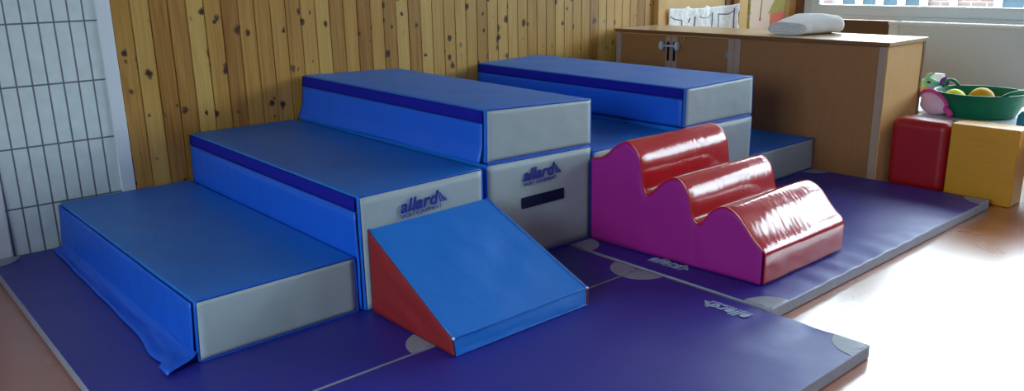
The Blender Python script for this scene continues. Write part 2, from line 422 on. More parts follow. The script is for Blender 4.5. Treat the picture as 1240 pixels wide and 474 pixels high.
# radiator cover under the window
rd = thing('radiator', 'long pale grey perforated radiator cover with a white top rim below the window', 'radiator', (5.93,-2.0,0))
mkbox('front_grille', 5.83, 5.85, -4.6, -.905, .06, .722, M['perf'], rd, bevel=.004)
mkbox('end_cap', 5.825, 6.02, -.905, -.825, .04, .715, M['radw'], rd, bevel=.008)
bm = bmesh.new(); box(bm, 5.822, 5.86, -4.62, -.82, .715, .738); box(bm, 5.86, 5.975, -.86, -.82, .715, .738)
bm_obj('top_rim', bm, M['radw'], rd, bevel=.004)
mkbox('body', 5.86, 6.02, -4.58, -.915, 0, .69, M['rad'], rd, bevel=.004)

# ------------------------------------------------------------------ outside: facing building
bd = thing('building', 'pale pink brick building with blue glazed bays across the yard outside the window', 'building', (14.2,0,-1))
mkbox('brick_wall', 14.0, 15.0, -14, 12, -1, 2.3, M['brick'], bd, bevel=0)
def bay(y0, y1, nm, m=M['facadeb']):
    w = mkbox('window', 13.94, 14.0, y0, y1, -.2, 1.9, m, bd, bevel=0)
    bm = bmesh.new()
    for k in range(nm+1):
        yy = lerp(y0, y1, k/nm); box(bm, 13.86, 13.95, yy-.05, yy+.05, -.2, 1.9)
    for zz in (-.2, 1.9): box(bm, 13.87, 13.95, y0, y1, zz-.05, zz+.05)
    bm_obj('mullion', bm, M['facadew'], w)
bay(2.28, 3.80, 4); bay(-.2, 1.12, 3); bay(-3.6, -1.8, 3); bay(-8, -5.5, 4); bay(5.0, 8.0, 4)
mkbox('downpipe', 13.93, 13.99, 1.77, 1.87, -1, 2.3, M['facadew'], bd)
struct(mkbox('ground_outside', XR+.3, 16, -16, 14, -1.1, -1.0, M['pave'], bevel=0)); bpy.data.objects['ground_outside'].name = 'floor_outside'

# ------------------------------------------------------------------ mats
MT = .045
def gym_mat(label, x0, x1, y0, y1, seed, quarter=('FL','FR','BL','BR'), warp=None, lg=None, group='navy floor mats with grey corners'):
    """y0 = far edge, y1 = near edge"""
    t = thing('floor_mat', label, 'mat', ((x0+x1)/2, (y0+y1)/2, 0), group)
    nx = max(8, int((x1-x0)/.03)); ny = max(8, int((y0-y1)/.03))
    bm = softbox(c8(x0, x1, y1, y0, 0, MT), (nx, ny, 2), 0, 0, seed)
    for v in bm.verts:
        if v.co.z > MT-.001:
            e = min(v.co.x-x0, x1-v.co.x, v.co.y-y1, y0-v.co.y)
            k = min(1, max(0, e)/.05)
            v.co.z += (.0022*noise.noise(v.co*5+Vector((seed,0,0)))+.0012*noise.noise(v.co*13))*k - .0005*k
            if warp: v.co.z += warp(v.co.x, v.co.y)*min(1, max(0, e+.004)/.012)
    bmesh.ops.recalc_face_normals(bm, faces=bm.faces)
    for f in bm.faces:
        f.material_index = 0 if f.normal.z > .7 else 1
    bm_obj('cover', bm, [M['matblue'], M['matgrey']], t, smooth=True, bevel=.006, segs=2)
    for q in quarter:
        cx = x0 if q[1] == 'L' else x1; cy = y0 if q[0] == 'B' else y1
        sx = 1 if q[1] == 'L' else -1; sy = -1 if q[0] == 'B' else 1
        bm = bmesh.new(); ns = 18; r = .11; i = .0015
        for zz in (0, 1):
            pass
        rings = []
        for rr in (i*1.0, .04, .08, r):
            rings.append([(cx+sx*(i+rr*math.cos(a*PI/2/ns)), cy+sy*(i+rr*math.sin(a*PI/2/ns))) for a in range(ns+1)])
        top = [[bm.verts.new((px, py, MT+.0016-.0025*(min(abs(px-cx),abs(py-cy))<.005)+(warp(px, py) if warp and min(abs(px-cx),abs(py-cy))>.005 else 0))) for px, py in rg] for rg in rings]
        for a in range(3):
            for b in range(ns): bm.faces.new((top[a][b], top[a+1][b], top[a+1][b+1], top[a][b+1]))
        c = bm.verts.new((cx+sx*i, cy+sy*i, MT-.001))
        bm.faces.new([c]+top[0])
        o = bm_obj('corner_patch', bm, M['matgrey'], t, smooth=False)
        s = o.modifiers.new('s', 'SOLIDIFY'); s.thickness = .004; s.offset = -1
    if lg: logo(t, *lg)
    return t

def warpR(x, y):   # soft sag folds near the front edge of the right mat
    d = y+2.455
    return .0045*math.sin(x*42+1.5*noise.noise(Vector((x*5,0,0))))*math.exp(-(d/.13)**2)*(1 if 1.9 < x < 2.9 else .25)
def warpF(x, y):
    d = 1.555-x
    return .006*math.sin(y*34+2*noise.noise(Vector((y*4,0,3))))*math.exp(-(d/.14)**2)*(1 if -2.66 < y < -2.42 else .04)
gym_mat('navy floor mat at far left, under the lowest left step block and against the tiles', -.322, .598, .035, -1.885, 1, ('FR','FL','BL'))
gym_mat('navy floor mat running out from below the tall handled block, behind the blue wedge', .602, 1.556, .035, -1.885, 2)
gym_mat('navy foreground floor mat whose grey corner points onto the open floor', -.45, 1.556, -1.893, -2.81, 3, ('BR','FR'), warpF,
        ((1.497,-2.437,MT+.0012), (0,1,0), (-1,0,0), .19, M['inkw']))
gym_mat('navy floor mat carrying the red and magenta wavy stair', 1.578, 3.535, -1.500, -2.455, 4, ('BL','FL','FR','BR'), warpR,
        ((1.655,-1.845,MT+.0012), (0,-1,0), (1,0,0), .19, M['inkw']))
gym_mat('navy floor mat lying under the right-hand grey-fronted step blocks', 1.578, 3.535, .035, -1.494, 5, ())

# ------------------------------------------------------------------ step blocks
def block(label, c, seed, velcro=True, flap=None, grey=True, n=(14,34,8), amp=.0028, bulge=.002, name='step_block'):
    """c = 8 corners: z0:(xL near, xR near, xL far, xR far), z1:(...)"""
    P = [Vector(q) for q in c]
    t = thing(name, label, 'foam block', tuple((P[0]+P[1]+P[2]+P[3])/4), 'blue and grey foam step blocks')
    bm = softbox(c, n, amp, bulge, seed)
    bm_obj('cover', bm, M['blue'], t, smooth=True, bevel=.006, segs=2)
    # grey end panel, a thin padded sheet proud of the near face
    if grey:
        a, b, c1, d = P[0], P[1], P[4], P[5]
        ins = .006
        def fp(u, w): return lerp(lerp(a, b, u), lerp(c1, d, u), w)
        W = (b-a).length; H = (c1-a).length; nx, nz = 24, 14
        bm = bmesh.new(); f = []; g = []
        nrm = Vector((0,-1,0))
        for i in range(nx+1):
            r1 = []; r2 = []
            for j in range(nz+1):
                u = ins/W+(1-2*ins/W)*i/nx; w = ins/H+(1-2*ins/H)*j/nz
                e = math.sin(PI*i/nx)**.4*math.sin(PI*j/nz)**.4 if 0 < i < nx and 0 < j < nz else 0
                p = fp(u, w)
                d_ = .006+(.002+.0035*noise.noise(Vector((p.x*9+seed, p.z*6, seed)))+.0022*noise.noise(Vector((p.x*20+p.z*14, p.z*16, seed*2))))*e
                r1.append(bm.verts.new(p+nrm*d_)); r2.append(bm.verts.new(p+nrm*.002))
            f.append(r1); g.append(r2)
        for i in range(nx):
            for j in range(nz):
                bm.faces.new((f[i][j], f[i+1][j], f[i+1][j+1], f[i][j+1])); bm.faces.new((g[i][j], g[i][j+1], g[i+1][j+1], g[i+1][j]))
        for i in range(nx):
            bm.faces.new((f[i][0], g[i][0], g[i+1][0], f[i+1][0])); bm.faces.new((f[i][nz], f[i+1][nz], g[i+1][nz], g[i][nz]))
        for j in range(nz):
            bm.faces.new((f[0][j], f[0][j+1], g[0][j+1], g[0][j])); bm.faces.new((f[nx][j], g[nx][j], g[nx][j+1], f[nx][j+1]))
        bm_obj('end_panel', bm, M['grey'], t, smooth=True)
    # piping cord round the near edges
    bm = bmesh.new()
    off = Vector((0,-.003,0)); ring = [P[0]+off, P[1]+off, P[5]+off, P[4]+off]; pts = []
    cen = (ring[0]+ring[1]+ring[2]+ring[3])/4
    for k in range(4):
        A, B = ring[k], ring[(k+1) % 4]
        for s in range(10):
            q = lerp(A, B, .02+.96*s/9); q = cen+(q-cen)*.994; pts.append(q)
    tube(bm, pts, .0035, 6, closed=True)
    bm_obj('piping', bm, M['flap'], t, smooth=True)
    L0, L1, H0, H1 = P[0], P[2], P[4], P[6]   # left face: near bottom, far bottom, near top, far top
    def lf(v, w): return lerp(lerp(L0, L1, v), lerp(H0, H1, v), w)
    H = (H0-L0).length
    def side_sheet(nm, w0, w1, m, out, wav, ny=40, nw=8, sd=0):
        bm = bmesh.new(); A = []
        for i in range(ny+1):
            row = []
            for j in range(nw+1):
                w = lerp(w0, w1, j/nw); v = lerp(.004, .996, i/ny); p = lf(v, w)
                d = out(w, v)+wav*(noise.noise(Vector((p.y*5, p.z*9, sd)))+.6*noise.noise(Vector((p.y*17, p.z*5, sd))))
                row.append(bm.verts.new(p+Vector((-max(.0015, d), 0, 0))))
            A.append(row)
        for i in range(ny):
            for j in range(nw): bm.faces.new((A[i][j], A[i+1][j], A[i+1][j+1], A[i][j+1]))
        o = bm_obj(nm, bm, m, t, smooth=True)
        s = o.modifiers.new('s', 'SOLIDIFY'); s.thickness = .002; s.offset = 0
        return o
    if velcro:
        side_sheet('velcro_strip', 1-.052/H, 1-.004/H, M['velcro'], lambda w, v: .0095, 0, 30, 3)
    if flap == 'skirt':      # loose side sheet that flares out at its foot
        h = H
        side_sheet('loose_skirt', .02, 1-.055/H, M['flap'], lambda w, v: .0085+.020*max(0, 1-w/.35)**1.5*(1+.35*math.sin(v*9)), .0032, 60, 16, seed)
    if flap == 'side':
        side_sheet('side_sheet', .02, 1-(.055 if velcro else .006)/H, M['flap'], lambda w, v: .0085, .003, 60, 10, seed)
    return t, P

zA, zB, zCv = .241, .462, .44
tA, PA = block('lowest blue step block at far left with a bright blue flap spread on the mat',
      [(-.024,-1.490,MT+.001),(.536,-1.485,MT+.001),(-.038,.030,MT+.001),(.536,.03,MT+.001),
       (-.014,-1.488,zA),(.535,-1.486,zA+.004),(-.026,.034,zA),(.536,.034,zA)], 11, velcro=False, flap='side')
# flap lying on the mat along its left side
bm = bmesh.new(); rows = []; ny, nx = 70, 8
for i in range(ny+1):
    v = i/ny; y = lerp(-1.497, .0, v)
    wdt = lerp(.080, .050, v)+.012*noise.noise(Vector((y*4,0,1)))+(.022 if v < .04 else .015*math.exp(-((v-.1)/.06)**2))
    row = []
    for j in range(nx+1):
        u = j/nx
        x = lerp(-.027, -.038, v)-u*wdt
        z = MT+.0065+.030*(1-u)**5+.0055*(.5+noise.noise(Vector((y*4, u*4, 5))))*math.sin(PI*min(1,u*1.0))+.007*max(0, noise.noise(Vector((y*15+u*3, u*2, 9))))*(1 if v < .25 else .35)
        if v < .22: z += .010*math.sin(PI*u)*(1-v/.22)
        row.append(bm.verts.new((x, y-(.03*u if i == 0 else 0), z)))
    rows.append(row)
for i in range(ny):
    for j in range(nx): bm.faces.new((rows[i][j], rows[i][j+1], rows[i+1][j+1], rows[i+1][j]))
o = bm_obj('floor_flap', bm, M['flap'], tA, smooth=True)
s = o.modifiers.new('s', 'SOLIDIFY'); s.thickness = .003; s.offset = 0

tB, PB = block('second blue step block from the left, its grey end printed just above the wedge',
      [(.552,-1.507,MT+.001),(1.088,-1.500,MT+.001),(.552,.03,MT+.001),(1.09,.03,MT+.001),
       (.548,-1.512,zB-.002),(1.086,-1.504,zB+.002),(.567,.032,zB),(1.10,.034,zB)], 12, flap='side')
logo(tB, (.706,-1.5235,.350), (1,0,.05), (0,0,1), .205, M['ink'])
tC, PC = block('tall lower block with a dark hand slot and printed logo, carrying the top left block',
      [(1.125,-1.480,MT+.004),(1.700,-1.482,MT+.001),(1.135,.03,MT+.001),(1.71,.03,MT+.001),
       (1.124,-1.480,.466),(1.701,-1.482,.455),(1.14,.034,.460),(1.72,.034,.455)], 13, velcro=False)
mkbox('hand_slot', 1.297, 1.532, -1.4955, -1.483, .258, .303, M['dark'], tC, bevel=.002)
logo(tC, (1.305,-1.4935,.349), (1,0,.02), (0,0,1), .215, M['ink'])
tU, PU = block('top left blue block at wall side, stacked on the block with the hand slot',
      [(1.128,-1.478,.4705),(1.702,-1.480,.4595),(1.142,.03,.4645),(1.722,.03,.4595),
       (1.131,-1.480,.677),(1.700,-1.481,.655),(1.172,.034,.680),(1.744,.034,.665)], 14, flap='skirt')
tG, PG = block('blue valley block seated between the two tallest stacks, mostly hidden by the wavy stair',
      [(1.712,-1.486,MT+.001),(2.255,-1.486,MT+.001),(1.725,.03,MT+.001),(2.30,.03,MT+.001),
       (1.708,-1.488,.430),(2.255,-1.488,.436),(1.73,.034,.44),(2.31,.034,.446)], 15, velcro=False)
tW, PW_ = block('lower block of right stack, showing plain grey end behind the wavy stair',
      [(2.292,-1.522,MT+.001),(2.840,-1.525,MT+.001),(2.31,.03,MT+.001),(2.83,.03,MT+.001),
       (2.290,-1.524,.450),(2.840,-1.527,.447),(2.318,.034,.450),(2.83,.034,.448)], 16, velcro=False)
tV, PV = block('top blue block of right stack, nearest the wooden cabinet, with plain grey end',
      [(2.288,-1.522,.4545),(2.838,-1.525,.4515),(2.316,.03,.4545),(2.83,.03,.4525),
       (2.288,-1.524,.641),(2.832,-1.525,.648),(2.322,.034,.645),(2.82,.034,.657)], 17, flap='side')
tD, PD = block('low blue step block at far right, pushed against the cabinet face',
      [(2.88,-1.515,MT+.001),(3.527,-1.505,MT+.001),(2.88,.03,MT+.001),(3.527,.03,MT+.001),
       (2.878,-1.515,.232),(3.522,-1.508,.228),(2.88,.034,.232),(3.524,.034,.232)], 18, velcro=False)

# ------------------------------------------------------------------ wedge
wd = thing('foam_wedge', 'blue foam wedge ramp with red sides leaning on the second step block', 'foam wedge', (.86,-1.75,MT))
zb = MT+.004
wc = [(.572,-1.997,zb),(1.146,-1.997,zb),(.572,-1.530,zb),(1.125,-1.520,zb),
      (.568,-1.990,.104),(1.158,-1.984,.104),(.573,-1.530,.345),(1.094,-1.520,.350)]
bm = softbox(wc, (30,26,10), .0045, .003, 21, 7)
bm_obj('cover', bm, M['blue'], wd, smooth=True, bevel=.007, segs=2)
def wedge_side(sx, pts, nm='side_panel'):
    A, B, Cc, Dd = [Vector(p) for p in pts]
    bm = bmesh.new(); n1, n2 = 20, 14; g = []
    for i in range(n1+1):
        row = []
        for j in range(n2+1):
            p = lerp(lerp(A, B, i/n1), lerp(Dd, Cc, i/n1), j/n2)
            e = min(1, 6*min(i/n1, 1-i/n1))*min(1, 6*min(j/n2, 1-j/n2))
            row.append(bm.verts.new(p+Vector((sx*(.005+.006*e*(.5+noise.noise(Vector((p.y*9, p.z*20-p.y*6, 3))))), 0, 0))))
        g.append(row)
    for i in range(n1):
        for j in range(n2): bm.faces.new((g[i][j], g[i+1][j], g[i+1][j+1], g[i][j+1]))
    o = bm_obj(nm, bm, M['redmatte'], wd, smooth=True); s = o.modifiers.new('s', 'SOLIDIFY'); s.thickness = .003; s.offset = 0
    o['label'] = 'red side panel'
wedge_side(-1, [wc[0], wc[2], wc[6], wc[4]])
wedge_side(1, [wc[1], wc[3], wc[7], wc[5]])
bm = bmesh.new()
for a, b in ((4,5),(4,6),(5,7),(0,1)):
    pts = [lerp(Vector(wc[a]), Vector(wc[b]), k/10) for k in range(11)]; tube(bm, pts, .0035, 6)
bm_obj('piping', bm, M['blue'], wd, smooth=True)
for kc in ((1.158,-1.986,.104), (.568,-1.992,.104)):
    bm = bmesh.new(); blob(bm, kc, (.005,.005,.005), 10); bm_obj('seam_knot', bm, M['white'], wd, smooth=True)

# ------------------------------------------------------------------ wavy stair
prof = [(0,.402),(.03,.408),(.06,.418),(.09,.438),(.12,.466),(.15,.487),(.175,.497),(.20,.492),(.225,.475),(.245,.445),(.255,.41),(.262,.37),(.268,.33),
        (.280,.303),(.300,.296),(.320,.310),(.345,.340),(.375,.366),(.405,.382),(.430,.384),(.450,.374),(.470,.352),(.484,.318),(.494,.280),(.505,.245),
        (.520,.226),(.535,.222),(.553,.236),(.575,.268),(.600,.294),(.625,.308),(.645,.311),(.670,.305),(.695,.290),(.720,.266),(.745,.236),(.770,.208),(.797,.186),(.806,.174)]
SL = (1.692, -1.502)  # back left corner on the mat
th = math.atan2(.040, .80)
def sp(u, s, z):      # u across, s forward
    k = u/.600
    x = SL[0]+u*.588/.6+s*lerp(.062, .046, k); y = SL[1]-s+u*-.004
    return Vector((x, y, z))
# resample the profile smoothly
def cr(p0, p1, p2, p3, t):
    f = lambda a, b, c, d: .5*((2*b)+(-a+c)*t+(2*a-5*b+4*c-d)*t*t+(-a+3*b-3*c+d)*t**3)
    return (f(p0[0], p1[0], p2[0], p3[0]), f(p0[1], p1[1], p2[1], p3[1]))
RP = []
for i in range(len(prof)-1):
    q = [prof[max(0, i-1)], prof[i], prof[i+1], prof[min(len(prof)-1, i+2)]]
    for k in range(3): RP.append(cr(*q, k/3))
RP.append(prof[-1])
ws = thing('wavy_stair', 'foam stair of three glossy red waves with magenta sides on the right mat', 'foam stairs', (2.0,-1.95,MT))
# magenta core
bm = bmesh.new(); zz = MT+.003
L_ = [bm.verts.new(sp(.004, s, z-.004)) for s, z in RP]; R_ = [bm.verts.new(sp(.596, s, z-.004)) for s, z in RP]
lb = [bm.verts.new(sp(.004, 0, zz)), bm.verts.new(sp(.004, .802, zz))]; rb = [bm.verts.new(sp(.596, 0, zz)), bm.verts.new(sp(.596, .802, zz))]
for i in range(len(RP)-1): bm.faces.new((L_[i], L_[i+1], R_[i+1], R_[i]))
bm.faces.new(L_+[lb[1], lb[0]]); bm.faces.new(R_[::-1]+[rb[0], rb[1]])
bm.faces.new((lb[0], lb[1], rb[1], rb[0])); bm.faces.new((L_[0], R_[0], rb[0], lb[0])); bm.faces.new((L_[-1], lb[1], rb[1], R_[-1]))
bm_obj('core', bm, M['purple'], ws)
# magenta side panels, gently puckered
for sd in (0, 1):
    bm = bmesh.new(); g = []; nv = 18
    for i, (s, z) in enumerate(RP):
        row = []
        for j in range(nv+1):
            h = lerp(zz, z-.002, j/nv)
            e = min(1, j/4, (nv-j)/4)*min(1, i/6, (len(RP)-1-i)/6)
            fold = .006*noise.noise(Vector((s*5, h*7, 2)))+.005*math.exp(-((s-.53)/.05)**2)*noise.noise(Vector((s*24, h*8, 6)))
            d = .003+e*(.003+fold)
            row.append(bm.verts.new(sp(-d if sd == 0 else .6+d, s, h)))
        g.append(row)
    for i in range(len(RP)-1):
        for j in range(nv): bm.faces.new((g[i][j], g[i+1][j], g[i+1][j+1], g[i][j+1]))
    o = bm_obj('side_panel', bm, M['purple'], ws, smooth=True); m_ = o.modifiers.new('s', 'SOLIDIFY'); m_.thickness = .003; m_.offset = 0
# glossy red cover over the waves and down the front
full = RP+[(.812, lerp(.172, .05, k/12)) for k in range(1, 13)]
bm = bmesh.new(); g = []; NU = 90
for i, (s, z) in enumerate(full):
    a = full[max(0, i-1)]; b = full[min(len(full)-1, i+1)]; tx, tz = b[0]-a[0], b[1]-a[1]; l = math.hypot(tx, tz) or 1
    nx_, nz_ = -tz/l, tx/l
    if nz_ < 0 and i < len(RP): nx_, nz_ = -nx_, -nz_
    if i >= len(RP): nx_, nz_ = 1, 0
    row = []
    for k in range(NU+1):
        u = .6*k/NU; e = min(1, k/5, (NU-k)/5)
        cre = noise.noise(Vector((u*30+s*14, s*22, 1)))*.00018+noise.noise(Vector((u*80+s*30, s*34, 4)))*.0005+noise.noise(Vector((u*4, s*26, 8)))*.0024
        d = .0022+e*(cre+.001)
        row.append(bm.verts.new(sp(u, s+nx_*d, z+nz_*d)))
    g.append(row)
for i in range(len(full)-1):
    for k in range(NU): bm.faces.new((g[i][k], g[i][k+1], g[i+1][k+1], g[i+1][k]))
o = bm_obj('top_cover', bm, M['redgloss'], ws, smooth=True); o['label'] = 'shiny red wave cover'
m_ = o.modifiers.new('s', 'SOLIDIFY'); m_.thickness = .003; m_.offset = 0
bm = bmesh.new(); tube(bm, [sp(-.002, s, z+.001) for s, z in RP], .0035, 6); bm_obj('piping', bm, M['redgloss'], ws, smooth=True)
bm = bmesh.new(); tube(bm, [sp(.602, s, z+.001) for s, z in RP], .0035, 6); bm_obj('piping', bm, M['redgloss'], ws, smooth=True)

# ------------------------------------------------------------------ cabinets and worktop
CX0, CX1 = 3.540, 3.985
def cabinet(label, y0, y1, doors):
    t = thing('cabinet', label, 'cabinet', ((CX0+CX1)/2, (y0+y1)/2, 0), 'beech cabinets in a row')
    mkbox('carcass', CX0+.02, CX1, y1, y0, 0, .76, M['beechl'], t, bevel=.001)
    f = mkbox('face_edge', CX0-.002, CX0+.018, y0-.045, y0, .02, .757, M['stile'], t, bevel=.001)
    f['label'] = 'pale edge strip'
    mkbox('face_edge', CX0-.002, CX0+.018, y1, y1+.042, .02, .757, M['stile'], t, bevel=.001)
    a, b = y0-.047, y1+.044
    if doors:
        mid = (a+b)/2
        for k, (p, q) in enumerate(((a, mid+.0025), (mid-.0025, b))):
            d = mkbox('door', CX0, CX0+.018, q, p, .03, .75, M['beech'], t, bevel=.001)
            inner = q if k == 0 else p; s = 1 if k == 0 else -1
            mkbox('edge_strip', CX0-.003, CX0, inner, inner+s*.043, .03, .75, M['stile'], d, bevel=.0005)
            # slotted grip with a dark hollow
            bm = bmesh.new(); zt, zb_, w = .705, .600, .0105; cy = inner+s*.022
            pts = [(cy+w*math.cos(t_), zt+w*math.sin(t_)) for t_ in [i*PI/8 for i in range(9)]]+[(cy-w*math.cos(t_), zb_-w*math.sin(t_)) for t_ in [i*PI/8 for i in range(9)]]
            lo = [bm.verts.new((CX0-.0045, y, z)) for y, z in pts]; hi = [bm.verts.new((CX0-.002, y, z)) for y, z in pts]
            bm.faces.new(lo); bm.faces.new(hi[::-1])
            for i in range(len(pts)): j = (i+1) % len(pts); bm.faces.new((lo[i], lo[j], hi[j], hi[i]))
            bm_obj('grip_slot', bm, M['slot'], d)
            hy = p-.006 if k == 0 else q+.006
            for hz in (.655, .12): mkbox('hinge', CX0-.006, CX0, hy-.008, hy+.008, hz-.02, hz+.02, M['metal'], d)
        bm = bmesh.new(); tube(bm, [(CX0-.010, mid-.107, .742), (CX0, mid-.107, .742)], .010, 16)
        bm_obj('keyhole', bm, M['metal'], t, smooth=False)
        lk = thing('child_lock', 'pale plastic child lock joining the two cabinet door grips', 'lock', (CX0-.02, mid, .69))
        bm = bmesh.new(); tube(bm, [(CX0-.022, mid+.062, .690), (CX0-.022, mid-.062, .688)], .007, 12); bm_obj('bar', bm, M['lock'], lk, smooth=True)
        for s in (1, -1):
            bm = bmesh.new(); prof_ = [(0,-.012),(.020,-.012),(.030,-.006),(.031,.004),(.024,.012),(.012,.014),(0,.014)]
            lathe(bm, [(r_, z_) for r_, z_ in prof_], 0, 0, 24)
            bmesh.ops.rotate(bm, verts=bm.verts, cent=(0,0,0), matrix=Matrix.Rotation(PI/2, 3, 'X'))
            bmesh.ops.scale(bm, verts=bm.verts, vec=(.75, 1, 1.0))
            bmesh.ops.translate(bm, verts=bm.verts, vec=(CX0-.026, mid+s*.062, .689))
            bm_obj('knob', bm, M['lock'], lk, smooth=True)
    else:
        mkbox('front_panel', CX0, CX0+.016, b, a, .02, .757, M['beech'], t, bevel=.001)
    return t
cabinet('beech cabinet with two slot-grip doors next to the pine wall', .015, -.935, True)
c2 = cabinet('plain-fronted beech cabinet at the near end, its pale end panel facing the red block', -.937, -1.868, False)
mkbox('end_panel', CX0+.004, CX1-.004, -1.874, -1.866, 0, .76, M['beechl'], c2, bevel=.001)
mkbox('back_edge', CX1-.022, CX1+.004, -1.878, -1.80, 0, .76, M['darkwood'], c2, bevel=.001)
wt = mkbox('worktop', CX0-.012, CX1+.012, -1.885, .018, .7615, .783, M['beecht'], bevel=.002)
eb = mkbox('edge_band', CX0-.0145, CX0-.012, -1.885, .018, .7615, .781, M['darkwood'], wt, bevel=0)
eb['label'] = 'dark brown edge band'
tag(wt, 'long beech worktop lying across both cabinets, under the folded towel', 'worktop')

# towel: stadium section with folded layers, swept along X
tw = thing('towel', 'thick folded white towel lying on the worktop', 'towel', (3.85,-1.21,.784))
bm = bmesh.new(); g = []; NX, NA = 26, 48
for i in range(NX+1):
    u = i/NX; x = lerp(3.672, 3.985, u)
    h = lerp(.070, .114, min(1, u*1.6))*(1-max(0, u-.80)**2*9); w = lerp(.122, .150, min(1,u*1.3))*(1-max(0, u-.85)**2*8)
    cy = lerp(-1.200, -1.270, u)
    ring = []
    for k in range(NA):
        a = 2*PI*k/NA; ca, sa = math.cos(a), math.sin(a)
        ex = abs(ca)**.55*(1 if ca > 0 else -1); ez = abs(sa)**.75*(1 if sa > 0 else -1)
        p = Vector((x, cy+w*ex, .784+h/2+h/2*ez))
        nn = .005*noise.noise(p*16)+.003*noise.noise(p*34)
        if sa > -.2: p.z += nn
        p.y += nn
        if i in (0, NX): p.x += (-1 if i == 0 else 1)*.0
        ring.append(bm.verts.new(p))
    g.append(ring)
for i in range(NX):
    for k in range(NA): bm.faces.new((g[i][k], g[i][(k+1) % NA], g[i+1][(k+1) % NA], g[i+1][k]))
bm.faces.new(g[-1])
cc = [bm.verts.new(Vector((v.co.x+.012, lerp(v.co.y, -1.2, .16), lerp(v.co.z, .816, .25)))) for v in g[0]]
for k in range(NA): bm.faces.new((g[0][k], cc[k], cc[(k+1) % NA], g[0][(k+1) % NA]))
bm.faces.new(cc[::-1])
bm_obj('outer_fold', bm, M['towel'], tw, smooth=True)
for (zo, wv, ph) in ((.803,.092,0.),(.821,.088,1.7),(.8355,.07,3.)):   # inner layers at the open end
    bm = bmesh.new(); g = []
    for i in range(13):
        y = lerp(-1.200-wv, -1.200+wv, i/12); zc = zo+.004*math.sin(i*.9+ph)
        g.append([bm.verts.new((xx, y, zc+dz)) for xx, dz in ((3.69,.006),(3.673+.004*math.sin(i*1.7+ph),.003),(3.673+.004*math.sin(i*1.7+ph),-.003),(3.69,-.006))])
    for i in range(12):
        for k in range(3): bm.faces.new((g[i][k], g[i][k+1], g[i+1][k+1], g[i+1][k]))
        bm.faces.new((g[i][3], g[i][0], g[i+1][0], g[i+1][3]))
    bm.faces.new(g[0]); bm.faces.new(g[-1][::-1])
    bm_obj('inner_fold', bm, M['towel'], tw, smooth=True)

# ------------------------------------------------------------------ things on the back wall
hg = thing('cloth_wall_hanging', 'crumpled white cloth with thin dark pocket outlines hanging behind the cabinet', 'cloth', (4.52,.04,.7))
def hz(x):      # upper edge
    t = (x-4.11)/(4.92-4.11)
    return .892-.012*math.sin(t*PI)+.0*t+(.018*math.exp(-((t-.27)/.035)**2))+(.016*math.exp(-((t-.57)/.03)**2))+.012*max(0, t-.93)*8
def hy(x, z): return YB-.045+.011*noise.noise(Vector((x*9, z*9, 2)))+.006*noise.noise(Vector((x*22, z*18, 5)))-(.045*max(0, (x-4.80)/.12) if x > 4.80 else 0)
bm = bmesh.new(); g = []; NX, NZ = 60, 34
for i in range(NX+1):
    x = lerp(4.110, 4.925, i/NX)
    g.append([bm.verts.new((x+(.012*noise.noise(Vector((0, j*.4, 1))) if i == NX else 0), hy(x, lerp(.42, hz(x), j/NZ)), lerp(.42, hz(x), j/NZ))) for j in range(NZ+1)])
for i in range(NX):
    for j in range(NZ): bm.faces.new((g[i][j], g[i+1][j], g[i+1][j+1], g[i][j+1]))
o = bm_obj('cloth_sheet', bm, M['cloth'], hg, smooth=True); s = o.modifiers.new('s', 'SOLIDIFY'); s.thickness = .004; s.offset = 0
def stroke(pts, r=.0035):
    bm = bmesh.new(); P3 = []
    for (a, b), (c_, d) in zip(pts[:-1], pts[1:]):
        for k in range(8):
            x = lerp(a, c_, k/8); z = lerp(b, d, k/8); P3.append((x, hy(x, z)-.0035, z))
    a, b = pts[-1]; P3.append((a, hy(a, b)-.0035, b)); tube(bm, P3, r, 6)
    bm_obj('seam_line', bm, M['pencil'], hg, smooth=True)
stroke([(4.125,.83),(4.18,.81),(4.26,.80),(4.27,.60)]); stroke([(4.36,.81),(4.34,.78)]); stroke([(4.42,.82),(4.42,.6)])
stroke([(4.645,.842),(4.645,.6)]); stroke([(4.72,.60),(4.72,.825),(4.83,.820),(4.875,.84)]); stroke([(4.885,.62),(4.885,.865)], .005)
stroke([(4.48+.07+.075*math.cos(a), .826+.022*math.sin(a)) for a in [PI*1.0+k*PI/8 for k in range(9)]], .002)

pp = thing('poster', 'peach poster on the pine wall showing an olive shape above a coral band', 'poster', (5.45,.05,.9))
mkbox('paper', 5.20, 5.735, YB-.0115, YB-.00605, .45, 1.75, M['poster'], pp, bevel=0)
def flat(nm, pts, m, y):
    bm = bmesh.new(); a = [bm.verts.new((x, y, z)) for x, z in pts]; b = [bm.verts.new((x, y+.0012, z)) for x, z in pts]
    bm.faces.new(a); bm.faces.new(b[::-1])
    for i in range(len(pts)): j = (i+1) % len(pts); bm.faces.new((a[i], a[j], b[j], b[i]))
    bm_obj(nm, bm, m, pp)
flat('olive_shape', [(5.475,.798),(5.50,.812),(5.535,.86),(5.57,.90),(5.60,1.0),(5.66,1.12),(5.732,1.15),(5.732,.815),(5.69,.80),(5.60,.795),(5.52,.79)], M['olive'], YB-.0135)
flat('coral_band', [(5.515,.79),(5.60,.795),(5.70,.812),(5.732,.815),(5.732,.70),(5.52,.70)], M['coral'], YB-.013)
bm = bmesh.new(); tube(bm, [(5.365,YB-.013,.755),(5.366,YB-.013,.80),(5.375,YB-.013,.9),(5.38,YB-.013,1.2)], .0035, 6); bm_obj('string_line', bm, M['darkwood'], pp, smooth=True)
bm = bmesh.new(); blob(bm, (5.365,YB-.013,.752), (.017,.004,.014), 12); bm_obj('string_knot', bm, M['coral'], pp, smooth=True)
gl = thing('ribbon_garland', 'olive strip twisted with pale ribbon hanging left of the peach poster', 'garland', (5.15,.04,.9))
